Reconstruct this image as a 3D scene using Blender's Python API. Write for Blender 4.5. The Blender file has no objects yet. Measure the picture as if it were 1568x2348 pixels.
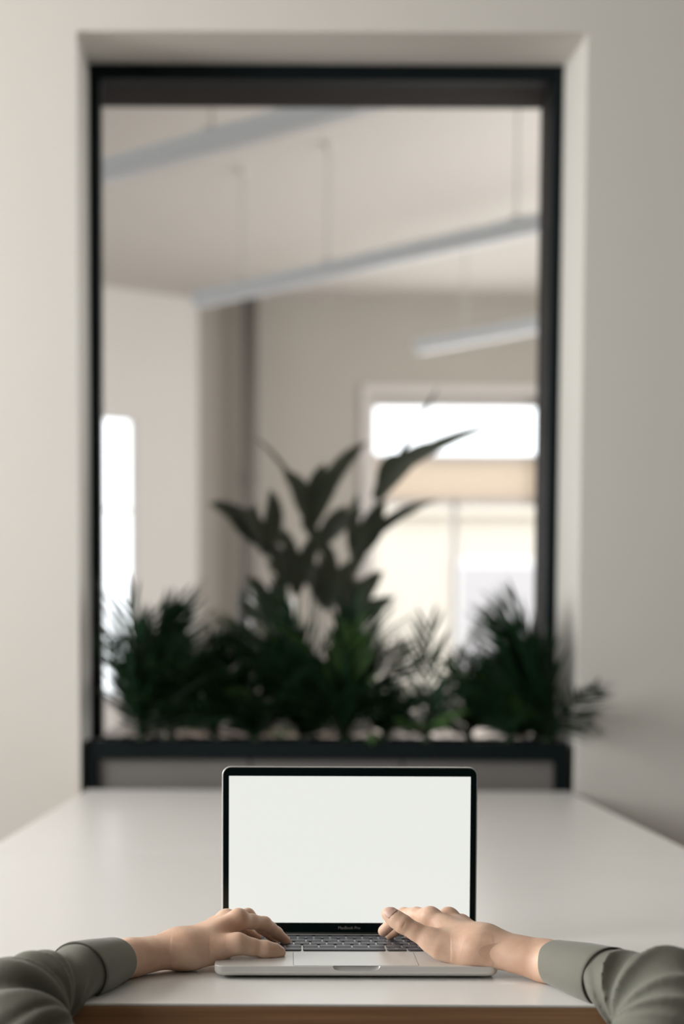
import bpy, bmesh, math, random
import numpy as np
from mathutils import Vector, Matrix, noise
random.seed(7); np.random.seed(7)
scene = bpy.context.scene
COL = scene.collection
PI = math.pi

# ------------------------------------------------------------------ camera
IMG_W, IMG_H = 1568.0, 2348.0
FOC = 3700.0                    # focal length in pixels of the 1568x2348 frame
HX, HY = 690.0, 1515.0          # where the level, straight-ahead direction lands
PITCH, ROLL, ZC = math.radians(3.8), math.radians(0.25), 1.073
PPX, PPY = HX, HY + FOC*math.tan(PITCH)
FWD = np.array([0, math.cos(PITCH), -math.sin(PITCH)])
UP0 = np.array([0, math.sin(PITCH), math.cos(PITCH)])
RGT = np.array([1., 0, 0])*math.cos(ROLL) + UP0*math.sin(ROLL)
UPV = np.cross(RGT, FWD)
CAM = np.array([0., 0., ZC])
def ray(px, py): return RGT*(px-PPX)/FOC - UPV*(py-PPY)/FOC + FWD
def at(px, py, Y):              # point seen at a pixel, at distance Y from the camera
    d = ray(px, py); return CAM + d*(Y/d[1])
def on(px, py, z):              # point seen at a pixel, at height z
    d = ray(px, py); return CAM + d*((z-ZC)/d[2])

cam_d = bpy.data.cameras.new('camera'); cam = bpy.data.objects.new('camera', cam_d); COL.objects.link(cam)
M = Matrix.Identity(4)
for i in range(3):
    M[i][0], M[i][1], M[i][2], M[i][3] = RGT[i], UPV[i], -FWD[i], CAM[i]
cam.matrix_world = M
cam_d.sensor_fit = 'VERTICAL'; cam_d.sensor_height = 36.0; cam_d.sensor_width = 24.0
cam_d.lens = 36.0*FOC/IMG_H
cam_d.shift_x = (IMG_W/2-PPX)/IMG_H
cam_d.shift_y = -(IMG_H/2-PPY)/IMG_H
cam_d.clip_start = 0.05; cam_d.clip_end = 200
cam_d.dof.use_dof = True
cam_d.dof.focus_distance = 1.80
cam_d.dof.aperture_fstop = 2.75
cam_d.dof.aperture_blades = 0
scene.camera = cam

# ------------------------------------------------------------------ world, large lights, exposure
world = bpy.data.worlds.new('overcast_sky'); scene.world = world; world.use_nodes = True
bg = world.node_tree.nodes['Background']
bg.inputs['Color'].default_value = (0.93, 0.97, 1.0, 1); bg.inputs['Strength'].default_value = 2.6
vs = scene.view_settings
vs.view_transform = 'Standard'; vs.look = 'None'; vs.gamma = 1.0; vs.use_curve_mapping = False
vs.exposure = 0.07
def area(name, loc, direction, sx, sy, power, color=(1, 1, 1)):
    l = bpy.data.lights.new(name, 'AREA'); l.shape = 'RECTANGLE'; l.size = sx; l.size_y = sy
    l.energy = power; l.color = color
    o = bpy.data.objects.new(name, l); COL.objects.link(o); o.location = loc
    o.rotation_euler = Vector(direction).to_track_quat('-Z', 'Y').to_euler()
    return o
# daylight entering through the windows of the two rooms
area('daylight_near_window', (-3.25, 2.45, 2.05), (1, 0, -0.2), 1.6, 1.8, 128, (1, .985, .96))
area('daylight_side_window', (-3.25, 0.35, 2.05), (1, 0.1, -0.2), 1.5, 1.8, 50, (1, .985, .96))
area('daylight_far_window', (1.15, 11.9, 2.0), (0, -1, -0.05), 1.3, 2.0, 25, (1, .97, .92))
area('daylight_far_right_window', (3.6, 8.4, 2.0), (-1, 0, 0.0), 3.0, 2.0, 110, (1, .97, .93))

# ------------------------------------------------------------------ materials
MATS = {}
def mat(name, color, rough=0.5, metal=0.0, spec=0.5, noise_scale=0, noise_amt=0.0, bump=0.0, bump_scale=200,
        emit=None, emit_str=0, sss=0.0, coat=0.0, sheen=0.0, trans=0.0):
    m = bpy.data.materials.new(name); m.use_nodes = True
    nt = m.node_tree; b = nt.nodes['Principled BSDF']
    b.inputs['Base Color'].default_value = (*color, 1)
    b.inputs['Roughness'].default_value = rough; b.inputs['Metallic'].default_value = metal
    b.inputs['Specular IOR Level'].default_value = spec
    if coat: b.inputs['Coat Weight'].default_value = coat; b.inputs['Coat Roughness'].default_value = 0.1
    if sheen: b.inputs['Sheen Weight'].default_value = sheen; b.inputs['Sheen Roughness'].default_value = 0.4
    if sss:
        b.inputs['Subsurface Weight'].default_value = sss
        b.inputs['Subsurface Radius'].default_value = (1.0, 0.35, 0.2); b.inputs['Subsurface Scale'].default_value = 0.004
    if emit: b.inputs['Emission Color'].default_value = (*emit, 1); b.inputs['Emission Strength'].default_value = emit_str
    if noise_amt or bump: tc = nt.nodes.new('ShaderNodeTexCoord')
    if noise_amt:
        n = nt.nodes.new('ShaderNodeTexNoise'); n.inputs['Scale'].default_value = noise_scale; n.inputs['Detail'].default_value = 4
        r = nt.nodes.new('ShaderNodeMapRange'); r.inputs['To Min'].default_value = 1-noise_amt; r.inputs['To Max'].default_value = 1+noise_amt
        mx = nt.nodes.new('ShaderNodeMix'); mx.data_type = 'RGBA'; mx.blend_type = 'MULTIPLY'; mx.inputs['Factor'].default_value = 1
        nt.links.new(tc.outputs['Object'], n.inputs['Vector']); nt.links.new(n.outputs['Fac'], r.inputs['Value'])
        mx.inputs['A'].default_value = (*color, 1); nt.links.new(r.outputs['Result'], mx.inputs['B'])
        nt.links.new(mx.outputs['Result'], b.inputs['Base Color'])
    if bump:
        n2 = nt.nodes.new('ShaderNodeTexNoise'); n2.inputs['Scale'].default_value = bump_scale; n2.inputs['Detail'].default_value = 3
        bp = nt.nodes.new('ShaderNodeBump'); bp.inputs['Strength'].default_value = bump; bp.inputs['Distance'].default_value = 0.001
        nt.links.new(tc.outputs['Object'], n2.inputs['Vector']); nt.links.new(n2.outputs['Fac'], bp.inputs['Height'])
        nt.links.new(bp.outputs['Normal'], b.inputs['Normal'])
    MATS[name] = m
    return m
mat('wall_paint', (.685, .667, .625), .75, noise_scale=1.5, noise_amt=.02, bump=.15, bump_scale=60)
mat('far_wall_dimmed', (.53, .50, .45), .8, noise_scale=1.2, noise_amt=.03)  # colour darkened to stand for the weaker light on the end wall
mat('low_bounce_paint', (.16, .165, .15), .8, noise_scale=1.5, noise_amt=.04)  # dark so that the unseen walls bounce less light
mat('timber_floor', (.16, .105, .07), .5, noise_scale=4, noise_amt=.2)  # unseen near floor, kept dark to cut bounce light
mat('left_wall_lit', (.88, .855, .825), .8, noise_scale=1.2, noise_amt=.02)  # colour lightened to stand for window light on the angled wall
mat('ceiling_paint', (.72, .69, .65), .85, noise_scale=1.0, noise_amt=.02)
mat('concrete_floor', (.30, .26, .235), .45, noise_scale=3, noise_amt=.12)
mat('black_steel', (.003, .007, .008), .55, spec=.15)
mat('lit_black_steel', (.020, .0165, .0155), .65, spec=.15)  # same dark paint as the frame, lightened for light on the lining
mat('grey_panel', (.165, .158, .152), .38, noise_scale=4, noise_amt=.12)
mat('laminate', (.88, .87, .85), .31, spec=.35, noise_scale=6, noise_amt=.012)
mat('desk_leg', (.75, .75, .74), .4)
mat('aluminium', (.70, .70, .68), .36, metal=.4, noise_scale=900, noise_amt=.02)
mat('trackpad_glass', (.70, .705, .69), .28, metal=.4)
mat('key_plastic', (.030, .033, .050), .42, spec=.9)
mat('key_well', (.45, .45, .42), .5, metal=.6)
mat('legend', (.55, .56, .6), .5)
mat('bezel_glass', (.001, .007, .007), .2, spec=.2)
mat('bezel_text', (.30, .29, .27), .5)
mat('rubber', (.015, .015, .015), .8)
mat('screen', (.02, .02, .02), .3, emit=(.985, 1.0, .945), emit_str=.79)
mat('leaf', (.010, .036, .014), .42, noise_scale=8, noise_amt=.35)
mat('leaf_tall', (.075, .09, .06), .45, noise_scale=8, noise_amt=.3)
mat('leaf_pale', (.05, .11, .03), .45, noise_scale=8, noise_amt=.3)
mat('stem_green', (.035, .075, .018), .5)
mat('soil', (.02, .014, .010), .95, bump=.8, bump_scale=60)
mat('shirt', (.185, .185, .152), .85, sheen=.25, noise_scale=300, noise_amt=.06, bump=.25, bump_scale=900)
mat('trousers', (.03, .035, .05), .85)
mat('hair', (.05, .03, .02), .55)
mat('nail', (.64, .41, .34), .4, sss=.2)
mat('thread', (.05, .047, .038), .9)
mat('lamp_housing', (.80, .86, .92), .5)
mat('lamp_diffuser', (.80, .83, .87), .5)
mat('cable', (.60, .58, .55), .5)
mat('pipe', (.20, .185, .17), .55)
mat('window_white', (.78, .75, .73), .45)
mat('window_grey', (.33, .32, .31), .5)
mat('spandrel', (.86, .78, .70), .6)
mat('oak_desk', (.50, .38, .31), .5, noise_scale=5, noise_amt=.1)
mat('white_shell', (.85, .84, .82), .35)
mat('monitor_dark', (.02, .022, .035), .4)
mat('monitor_blue', (.45, .50, .60), .4)
mat('facade', (.66, .595, .51), .9, noise_scale=.6, noise_amt=.05)
mat('facade_glass', (.50, .47, .47), .5)
mat('pavement', (.45, .44, .42), .9)

m = MATS['spandrel']; nt = m.node_tree; b = nt.nodes['Principled BSDF']   # frosted cream panel that lets daylight through
tl = nt.nodes.new('ShaderNodeBsdfTranslucent'); tl.inputs['Color'].default_value = (.97, .87, .76, 1); mx = nt.nodes.new('ShaderNodeMixShader'); mx.inputs[0].default_value = .55
nt.links.new(b.outputs[0], mx.inputs[1]); nt.links.new(tl.outputs[0], mx.inputs[2]); nt.links.new(mx.outputs[0], nt.nodes['Material Output'].inputs[0])
# oak edge of the desk: stretched grain
m = mat('oak_edge', (.26, .135, .062), .5); nt = m.node_tree; b = nt.nodes['Principled BSDF']
tc = nt.nodes.new('ShaderNodeTexCoord'); mp = nt.nodes.new('ShaderNodeMapping'); mp.inputs['Scale'].default_value = (3, 60, 160)
n = nt.nodes.new('ShaderNodeTexNoise'); n.inputs['Scale'].default_value = 1.0; n.inputs['Detail'].default_value = 6
cr = nt.nodes.new('ShaderNodeValToRGB')
cr.color_ramp.elements[0].position = .3; cr.color_ramp.elements[0].color = (.30, .155, .075, 1)
cr.color_ramp.elements[1].position = .7; cr.color_ramp.elements[1].color = (.50, .285, .15, 1)
for a, c in ((tc.outputs['Object'], mp.inputs['Vector']), (mp.outputs['Vector'], n.inputs['Vector']), (n.outputs['Fac'], cr.inputs['Fac']), (cr.outputs['Color'], b.inputs['Base Color'])):
    nt.links.new(a, c)
# skin: mottled, slightly pinker in places
m = mat('skin', (.66, .43, .31), .46, sss=.35, spec=.35, bump=.22, bump_scale=420); nt = m.node_tree; b = nt.nodes['Principled BSDF']
tc = nt.nodes.new('ShaderNodeTexCoord')
n = nt.nodes.new('ShaderNodeTexNoise'); n.inputs['Scale'].default_value = 38; n.inputs['Detail'].default_value = 3
cr = nt.nodes.new('ShaderNodeValToRGB')
cr.color_ramp.elements[0].position = .3; cr.color_ramp.elements[0].color = (.68, .43, .305, 1)
cr.color_ramp.elements[1].position = .65; cr.color_ramp.elements[1].color = (.80, .56, .42, 1)
for a, c in ((tc.outputs['Object'], n.inputs['Vector']), (n.outputs['Fac'], cr.inputs['Fac']), (cr.outputs['Color'], b.inputs['Base Color'])):
    nt.links.new(a, c)
# clear pane: see-through with a Fresnel reflection
m = bpy.data.materials.new('pane_glass'); m.use_nodes = True; nt = m.node_tree; nt.nodes.clear()
o = nt.nodes.new('ShaderNodeOutputMaterial'); t = nt.nodes.new('ShaderNodeBsdfTransparent'); g = nt.nodes.new('ShaderNodeBsdfGlossy')
g.inputs['Roughness'].default_value = 0.0; fr = nt.nodes.new('ShaderNodeFresnel'); fr.inputs['IOR'].default_value = 1.10
mx = nt.nodes.new('ShaderNodeMixShader'); nt.links.new(fr.outputs[0], mx.inputs[0]); nt.links.new(t.outputs[0], mx.inputs[1]); nt.links.new(g.outputs[0], mx.inputs[2])
nt.links.new(mx.outputs[0], o.inputs[0]); MATS['pane_glass'] = m

# ------------------------------------------------------------------ helpers
def obj(name, data, material=None, parent=None):
    o = bpy.data.objects.new(name, data); COL.objects.link(o)
    if material is not None and data is not None and not data.materials: data.materials.append(MATS[material])
    if parent is not None: o.parent = parent
    return o
def tag(o, label, cat, group=None):
    o['label'] = label; o['category'] = cat
    if group: o['group'] = group
    return o
def thing(name, loc, label, cat, group=None, rz=0):
    o = bpy.data.objects.new(name, None); COL.objects.link(o); o.location = loc; o.rotation_euler = (0, 0, rz)
    o.empty_display_size = .05
    return tag(o, label, cat, group)
class MB:
    def __init__(s): s.v = []; s.f = []
    def add(s, v, f):
        k = len(s.v); s.v += [tuple(map(float, p)) for p in v]; s.f += [tuple(i+k for i in q) for q in f]; return s
    def box(s, x0, x1, y0, y1, z0, z1):
        return s.add([(x0,y0,z0),(x1,y0,z0),(x1,y1,z0),(x0,y1,z0),(x0,y0,z1),(x1,y0,z1),(x1,y1,z1),(x0,y1,z1)],
                     [(0,3,2,1),(4,5,6,7),(0,1,5,4),(1,2,6,5),(2,3,7,6),(3,0,4,7)])
    def tube(s, pts, rad, n=12, caps=True):
        pts = [Vector(p) for p in pts]; rad = rad if isinstance(rad, (list, tuple)) else [rad]*len(pts)
        rings = []; prev = None
        for i, p in enumerate(pts):
            d = (pts[min(i+1, len(pts)-1)]-pts[max(i-1, 0)]).normalized()
            if prev is None: u = d.orthogonal().normalized()
            else: u = (prev-d*prev.dot(d)).normalized()
            prev = u; w = d.cross(u)
            rings.append([p+(u*math.cos(2*PI*k/n)+w*math.sin(2*PI*k/n))*rad[i] for k in range(n)])
        v = [q for r in rings for q in r]; f = []
        for i in range(len(rings)-1):
            for k in range(n):
                f.append((i*n+k, i*n+(k+1)%n, (i+1)*n+(k+1)%n, (i+1)*n+k))
        if caps: f += [tuple(range(n-1, -1, -1)), tuple(range((len(rings)-1)*n, len(rings)*n))]
        return s.add(v, f)
    def loft(s, rings, cap0=True, cap1=True):
        n = len(rings[0]); v = [q for r in rings for q in r]; f = []
        for i in range(len(rings)-1):
            for k in range(n):
                f.append((i*n+k, i*n+(k+1)%n, (i+1)*n+(k+1)%n, (i+1)*n+k))
        if cap0: f.append(tuple(range(n-1, -1, -1)))
        if cap1: f.append(tuple(range((len(rings)-1)*n, len(rings)*n)))
        return s.add(v, f)
    def mesh(s, name, smooth=False):
        me = bpy.data.meshes.new(name); me.from_pydata(s.v, [], s.f); me.validate(); me.update()
        if smooth: me.shade_smooth()
        return me
    def build(s, name, material, parent=None, smooth=False, bevel=0, seg=2):
        o = obj(name, s.mesh(name, smooth), material, parent)
        if bevel:
            b = o.modifiers.new('bevel', 'BEVEL'); b.width = bevel; b.segments = seg; b.limit_method = 'ANGLE'
        return o
def B(*a): return MB().box(*a)
def struct(o): o['kind'] = 'structure'; return o
def rrect(w, d, r, n=6, cx=0, cy=0):
    pts = []
    for sx, sy, a0 in ((1, 1, 0), (-1, 1, 90), (-1, -1, 180), (1, -1, 270)):
        for k in range(n+1):
            a = math.radians(a0+90*k/n); pts.append((cx+sx*(w/2-r)+r*math.cos(a), cy+sy*(d/2-r)+r*math.sin(a)))
    return pts
def wall_open(p0, p1, z0, z1, openings, th):
    """wall from p0 to p1 (plan), th thick to its left; openings (u0,u1,za,zb) along it: one mesh"""
    p0 = np.array(p0, float); p1 = np.array(p1, float); L = np.linalg.norm(p1-p0); d = (p1-p0)/L; nrm = np.array([-d[1], d[0]])
    us = sorted({0, L, *[o[0] for o in openings], *[o[1] for o in openings]}); zs = sorted({z0, z1, *[o[2] for o in openings], *[o[3] for o in openings]})
    mb = MB()
    for i in range(len(us)-1):
        run = None
        for j in range(len(zs)-1):
            uc, zc = (us[i]+us[i+1])/2, (zs[j]+zs[j+1])/2
            solid = not any(o[0] < uc < o[1] and o[2] < zc < o[3] for o in openings)
            if solid: run = [zs[j], zs[j+1]] if run is None else [run[0], zs[j+1]]
            if run and (not solid or j == len(zs)-2):
                a = p0+d*us[i]; c = p0+d*us[i+1]; q = [a, c, c+nrm*th, a+nrm*th]
                mb.add([(*k, run[0]) for k in q]+[(*k, run[1]) for k in q], [(0,3,2,1),(4,5,6,7),(0,1,5,4),(1,2,6,5),(2,3,7,6),(3,0,4,7)])
                run = None
    return mb

# ------------------------------------------------------------------ the two rooms
ZT = 0.73                       # desk top
W0, W1 = 4.275, 4.80            # faces of the wall between the rooms
CEIL = 3.72
OX0, OX1, OZ = -0.586, 0.731, float(at(760, 73, W0)[2])
struct(B(-9, 4.2, 4.5, 13, -0.1, 0).build('floor', 'concrete_floor'))
struct(B(-9, 4.2, -3.0, 4.5, -0.1, 0).build('floor_near', 'timber_floor'))
struct(B(-9.5, 4.6, -3.0, 13, CEIL, CEIL+.2).build('ceiling', 'ceiling_paint'))
# wall with the tall opening; the right reveal is splayed a little
FX0, FX1 = float(at(206, 900, 4.57)[0]), float(at(1283, 900, 4.57)[0]); FZ = float(at(760, 147, 4.57)[2])
wb = MB()
def prism(pts, ax, a, b_):      # closed outline extruded along x (0) or z (2)
    n_ = len(pts); f3 = (lambda q, t: (t, q[0], q[1])) if ax == 0 else (lambda q, t: (q[0], q[1], t))
    wb.add([f3(q, a) for q in pts]+[f3(q, b_) for q in pts], [tuple(range(n_-1, -1, -1)), tuple(range(n_, 2*n_))]+[(i, (i+1) % n_, (i+1) % n_+n_, i+n_) for i in range(n_)])
prism([(-9, W0), (OX0, W0), (FX0, 4.57), (FX0-.05, 4.572), (FX0-.05, W1), (-9, W1)], 2, 0, CEIL)
prism([(W0, OZ), (4.57, FZ), (W1, FZ), (W1, CEIL), (W0, CEIL)], 0, OX0, OX1)
prism([(W0+.02, OZ+.004), (4.57, FZ+.001), (W1-.002, FZ+.001), (W1-.002, CEIL-.01), (W0+.02, CEIL-.01)], 0, OX0-.06, OX1+.05)
pr = [(OX1, W0), (4.2, W0), (4.2, W1), (FX1, W1), (FX1, 4.57)]
wb.add([(x, y, 0) for x, y in pr]+[(x, y, CEIL) for x, y in pr],
       [tuple(range(4, -1, -1)), tuple(range(5, 10))]+[(i, (i+1) % 5, (i+1) % 5+5, i+5) for i in range(5)])
struct(wb.build('wall_back', 'wall_paint'))
# the near room around the camera, windows to the left; right and rear walls darkened to cut bounce
struct(wall_open((-3.1, -2.6), (-3.1, W0), 0, CEIL, [(2.2, 3.7, .85, 2.9), (4.3, 5.8, .85, 2.9)], .3).build('wall_left', 'wall_paint'))
struct(wall_open((2.6, W0), (2.6, -2.6), 0, CEIL, [], .3).build('wall_right', 'low_bounce_paint'))
struct(wall_open((2.6, -2.4), (-3.1, -2.4), 0, CEIL, [], .3).build('wall_front', 'low_bounce_paint'))
# far room: end wall, angled window wall, right wall
DF = 12.05
cx = float(at(455, 700, DF)[0])
A0 = np.array([cx, DF]); A1 = on(235, 655, CEIL)[:2]; dA = (A1-A0)/np.linalg.norm(A1-A0); A2 = A0+dA*9.6
WX0, WX1 = float(at(845, 1000, DF)[0]), float(at(1262, 1000, DF)[0])
WZ1 = float(at(1000, 905, DF)[2])
struct(wall_open((cx, DF), (4.2, DF), 0, CEIL, [(WX0-cx, WX1-cx, .25, WZ1)], .35).build('wall_far', 'far_wall_dimmed'))
def hit(px):                    # distance along the angled wall where a pixel column meets it
    d = ray(px, 1200)[:2]; A = np.array([[d[0], -dA[0]], [d[1], -dA[1]]]); t = np.linalg.solve(A, A0); return t[1]
u_r = float(hit(312))
pA = A0+dA*u_r
zA1 = float(at(270, 957, pA[1])[2]); zA0 = .8
LA = 9.6
struct(wall_open(A2, A0, 0, CEIL, [(LA-u_r-1.5, LA-u_r, zA0, zA1), (LA-u_r-4.0, LA-u_r-2.2, zA0, zA1)], .07).build('wall_angled', 'left_wall_lit'))
struct(wall_open((3.7, DF), (3.7, W1), 0, CEIL, [(2.0, 5.2, .8, 2.9)], .35).build('wall_side', 'far_wall_dimmed'))

def glazing(name, p0, p1, z0, z1, cols, rows, mats, fw=.05, th=.06, off=0.0, solid=None):
    """window unit: frame, bars, panes between plan points"""
    p0 = np.array(p0, float); p1 = np.array(p1, float); L = np.linalg.norm(p1-p0); ang = math.atan2(p1[1]-p0[1], p1[0]-p0[0])
    e = bpy.data.objects.new(name, None); COL.objects.link(e); e.location = (*p0, 0); e.rotation_euler = (0, 0, ang); struct(e)
    B(0, L, off, off+th, z0, z0+fw).build('window_sill', mats, e); B(0, L, off, off+th, z1-fw, z1).build('frame_head', mats, e)
    B(0, fw, off, off+th, z0+fw, z1-fw).build('frame_jamb', mats, e); B(L-fw, L, off, off+th, z0+fw, z1-fw).build('frame_jamb', mats, e)
    for c in cols: B(c[0]-fw*.4, c[0]+fw*.4, off, off+th, c[1], c[2]).build('mullion', mats, e)
    for r in rows: B(fw, L-fw, off, off+th, r-fw*.4, r+fw*.4).build('transom', mats, e)
    zs = [z0+fw]+sorted(rows)+[z1-fw]
    for i in range(len(zs)-1):
        if solid and solid[0] <= zs[i] and zs[i+1] <= solid[1]:
            B(fw, L-fw, off+.01, off+.045, zs[i]+fw*.4, zs[i+1]-fw*.4).build('spandrel_panel', 'spandrel', e); continue
        cs = [fw]+[c[0] for c in cols if c[1] <= zs[i]+.01 and c[2] >= zs[i+1]-.01]+[L-fw]
        for k in range(len(cs)-1):
            B(cs[k], cs[k+1], off+.025, off+.031, zs[i], zs[i+1]).build('pane', 'pane_glass', e)
    return e
zt0 = float(at(1000, 1048, DF+.2)[2]); zt1 = float(at(1000, 1152, DF+.2)[2]); xm = float(at(1042, 1250, DF+.2)[0])
glazing('window_1', (WX0, DF), (WX1, DF), .25, WZ1, [(xm-WX0, .3, zt1)], [zt1, zt0], 'window_white', fw=.055, off=.2, solid=(zt1-.01, zt0+.01))
q0 = A0+dA*(u_r+1.5); q1 = A0+dA*u_r
zm = float(at(270, 1170, pA[1])[2]); zm2 = float(at(270, 1450, pA[1])[2])
glazing('window_2', q0, q1, zA0, zA1, [], [zm, zm2], 'window_white', fw=.022, th=.05, off=.01)
q0 = A0+dA*(u_r+4.0); q1 = A0+dA*(u_r+2.2)
glazing('window_3', q0, q1, zA0, zA1, [(.9, zA0, zA1)], [zm], 'window_white', fw=.04, off=.005)
glazing('window_4', (3.7, DF-2.0), (3.7, DF-5.2), .8, 2.9, [(1.6, .8, 2.9)], [], 'window_white', fw=.05, off=.2)
glazing('window_5', (-3.1, -.4), (-3.1, 1.1), .85, 2.9, [(.75, .85, 2.9)], [], 'window_white', off=.15)
glazing('window_6', (-3.1, 1.7), (-3.1, 3.2), .85, 2.9, [(.75, .85, 2.9)], [], 'window_white', off=.15)
# white casing around the end window
cs = MB(); cx0 = float(at(828, 1000, DF)[0]); cz = float(at(1000, 885, DF)[2])
cs.box(cx0, WX0, DF-.03, DF, .2, cz); cs.box(WX1, WX1+WX0-cx0, DF-.03, DF, .2, cz); cs.box(WX0, WX1, DF-.03, DF, WZ1, cz)
struct(cs.build('trim_1', 'window_white'))

# steel-framed interior window in the opening
wf = bpy.data.objects.new('window_7', None); COL.objects.link(wf); wf.location = ((FX0+FX1)/2, 4.57, 0); struct(wf)
ox = (FX0+FX1)/2
ft = float(at(232, 900, 4.57)[0])-FX0; fth = FZ-float(at(760, 183, 4.57)[2]); PZ = float(at(760, 1706, 4.57)[2])
def wbox(name, x0, x1, y0, y1, z0, z1, m):
    o = B(x0-ox, x1-ox, y0-4.57, y1-4.57, z0, z1).build(name, m, wf, bevel=.002); return o
wbox('frame_jamb', FX0-.045, FX0+ft, 4.572, 4.62, .0, FZ, 'black_steel'); wbox('frame_jamb', FX1-ft, FX1, 4.57, 4.62, .0, FZ, 'black_steel')
wbox('frame_head', FX0+ft, FX1-ft, 4.57, 4.62, FZ-fth, FZ, 'black_steel'); wbox('frame_sill', FX0+ft, FX1-ft, 4.57, 4.62, PZ-.07, PZ+.0, 'black_steel')
wbox('frame_lining', FX0-.049, FX0-.035, 4.62, W1, 0, FZ, 'lit_black_steel'); wbox('frame_lining', FX1-ft, FX1, 4.62, W1, 0, FZ, 'lit_black_steel')
wbox('frame_lining', FX0-.035, FX1-ft, 4.62, W1, FZ-fth, FZ, 'lit_black_steel')
wbox('pane', FX0+ft, FX1-ft, 4.64, 4.646, PZ, FZ-fth, 'pane_glass')
wbox('apron_panel', FX0+ft, FX1-ft, 4.60, 4.65, 0, PZ-.07, 'grey_panel')
# steel pipe on the end wall
p = at(572, 1000, DF-.14); pz = CEIL
pipe = MB().tube([(p[0], p[1], 0), (p[0], p[1], CEIL-.002)], .06, 16).build('wall_pipe', 'pipe', smooth=True)
tag(pipe, 'grey-brown vertical pipe running up the far wall to the ceiling', 'pipe')
for z in (.8, 2.4): MB().tube([(p[0], p[1], z), (p[0], p[1], z+.03)], .072, 16).build('bracket', 'pipe', pipe)

# ------------------------------------------------------------------ pendant lamps of the far room
ZL = ZC+2.0
def lamp(pA, pB, ext0, ext1, cables, label):
    a = on(*pA, ZL); c = on(*pB, ZL); d = (c-a)/np.linalg.norm(c-a); a = a-d*ext0; c = c+d*ext1
    L = float(np.linalg.norm(c-a)); ang = math.atan2(d[1], d[0])
    e = thing('pendant_lamp', tuple(a), label, 'lamp', 'linear pendant lamps of the room behind', ang)
    hs = B(0, L, -.04, .04, -.03, .045).build('housing', 'lamp_housing', e, bevel=.004)
    B(.02, L-.02, -.034, .034, -.036, -.03).build('diffuser', 'lamp_diffuser', e)
    for t in (0, L): B(t-.006 if t == 0 else t, t if t == 0 else t+.006, -.042, .042, -.032, .047).build('end_cap', 'lamp_housing', e)
    for u in cables:
        cb = MB().tube([(u*L, 0, .045), (u*L, 0, CEIL-ZL-.02)], .006, 8).build('cable', 'cable', e)
        MB().tube([(u*L, 0, CEIL-ZL-.03), (u*L, 0, CEIL-ZL-.0005)], .022, 16).build('ceiling_cap', 'ceiling_paint', cb)
        B(u*L-.03, u*L+.03, -.018, .018, .045, .062).build('clip', 'cable', cb)
    return e
lamp((235, 398), (800, 243), .9, .25, (.12, .62, .97), 'linear pendant lamp nearest the tall opening, cut by its top edge')
lamp((455, 690), (1240, 515), 0, 1.2, (.10, .28, .62), 'linear pendant lamp, middle of the three, crossing the whole opening')
lamp((960, 797), (1240, 745), 0, 1.6, (.15, .85), 'linear pendant lamp farthest away, above the end window')

# ------------------------------------------------------------------ outdoors behind the end windows
gr = struct(B(-30, 30, 13.2, 60, -.4, -.3).build('ground', 'pavement'))
fb = thing('street_building', (2.2, 21, -.3), 'cream building seen across the street through the end window', 'building')
B(-2.6, 9, 0, 6, 0, 3.25).build('facade_wall', 'facade', fb)
for i in range(1, 6):
    for z in (1.0,):
        w = B(-5.05+2.4*i, -3.85+2.4*i, -.06, .02, z, z+1.7).build('house_window', 'window_white', fb)
        B(-4.95+2.4*i, -3.95+2.4*i, -.075, -.06, z+.1, z+1.6).build('pane', 'facade_glass', w)
B(-2.7, 9.1, -.15, 6.1, 3.25, 3.4).build('cornice', 'facade', fb)

# ------------------------------------------------------------------ the long white desk
DX0, DX1, DY0, DYM, DY1 = -0.566, 0.712, 1.597, 2.885, 4.268
desk = thing('desk', ((DX0+DX1)/2, (DY0+DY1)/2, 0), 'long white laminate desk with an oak edge, against the window wall', 'desk')
mx_, my_ = (DX0+DX1)/2, (DY0+DY1)/2
def dpart(name, x0, x1, y0, y1, z0, z1, m, par=desk, bev=.0012):
    return B(x0-mx_, x1-mx_, y0-my_, y1-my_, z0, z1).build(name, m, par, bevel=bev)
for (y0, y1) in ((DY0, DYM-.003), (DYM+.003, DY1)):
    tp = dpart('tabletop', DX0, DX1, y0, y1, ZT-.003, ZT, 'laminate', bev=.0008)
    dpart('core_board', DX0, DX1, y0, y1, ZT-.034, ZT-.003, 'oak_edge', tp)
for x in (DX0+.06, DX1-.11):
    for y in (DY0+.35, DYM-.12, DY1-.12): dpart('leg', x, x+.05, y, y+.05, 0, ZT-.034, 'desk_leg')
for x in (DX0+.065, DX1-.105): dpart('side_rail', x, x+.04, DY0+.4, DY1-.12, ZT-.075, ZT-.035, 'desk_leg')

# ------------------------------------------------------------------ planter in the opening
PX0, PX1 = float(at(193, 1760, 4.30)[0]), float(at(1303, 1760, 4.30)[0]); PZT = float(at(760, 1700, 4.30)[2]); PZR = float(at(760, 1742, 4.30)[2])
PY0, PY1 = 4.295, 4.555; pcx = (PX0+PX1)/2
planter = thing('planter', (pcx, PY0, 0), 'black steel-framed planter trough with grey panels in the opening', 'planter')
def pbox(name, x0, x1, y0, y1, z0, z1, m, bev=.002, par=planter): return B(x0-pcx, x1-pcx, y0-PY0, y1-PY0, z0, z1).build(name, m, par, bevel=bev)
t_ = float(at(222, 1760, 4.30)[0])-PX0
for x0, x1 in ((PX0, PX0+t_), (PX1-t_, PX1)):
    pbox('leg', x0, x1, PY0, PY0+.03, 0, PZT, 'black_steel'); pbox('leg', x0, x1, PY1-.03, PY1, 0, PZT, 'black_steel')
    pbox('side_panel', x0+.008, x1-.008, PY0+.03, PY1-.03, .05, PZT-.005, 'grey_panel')
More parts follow.
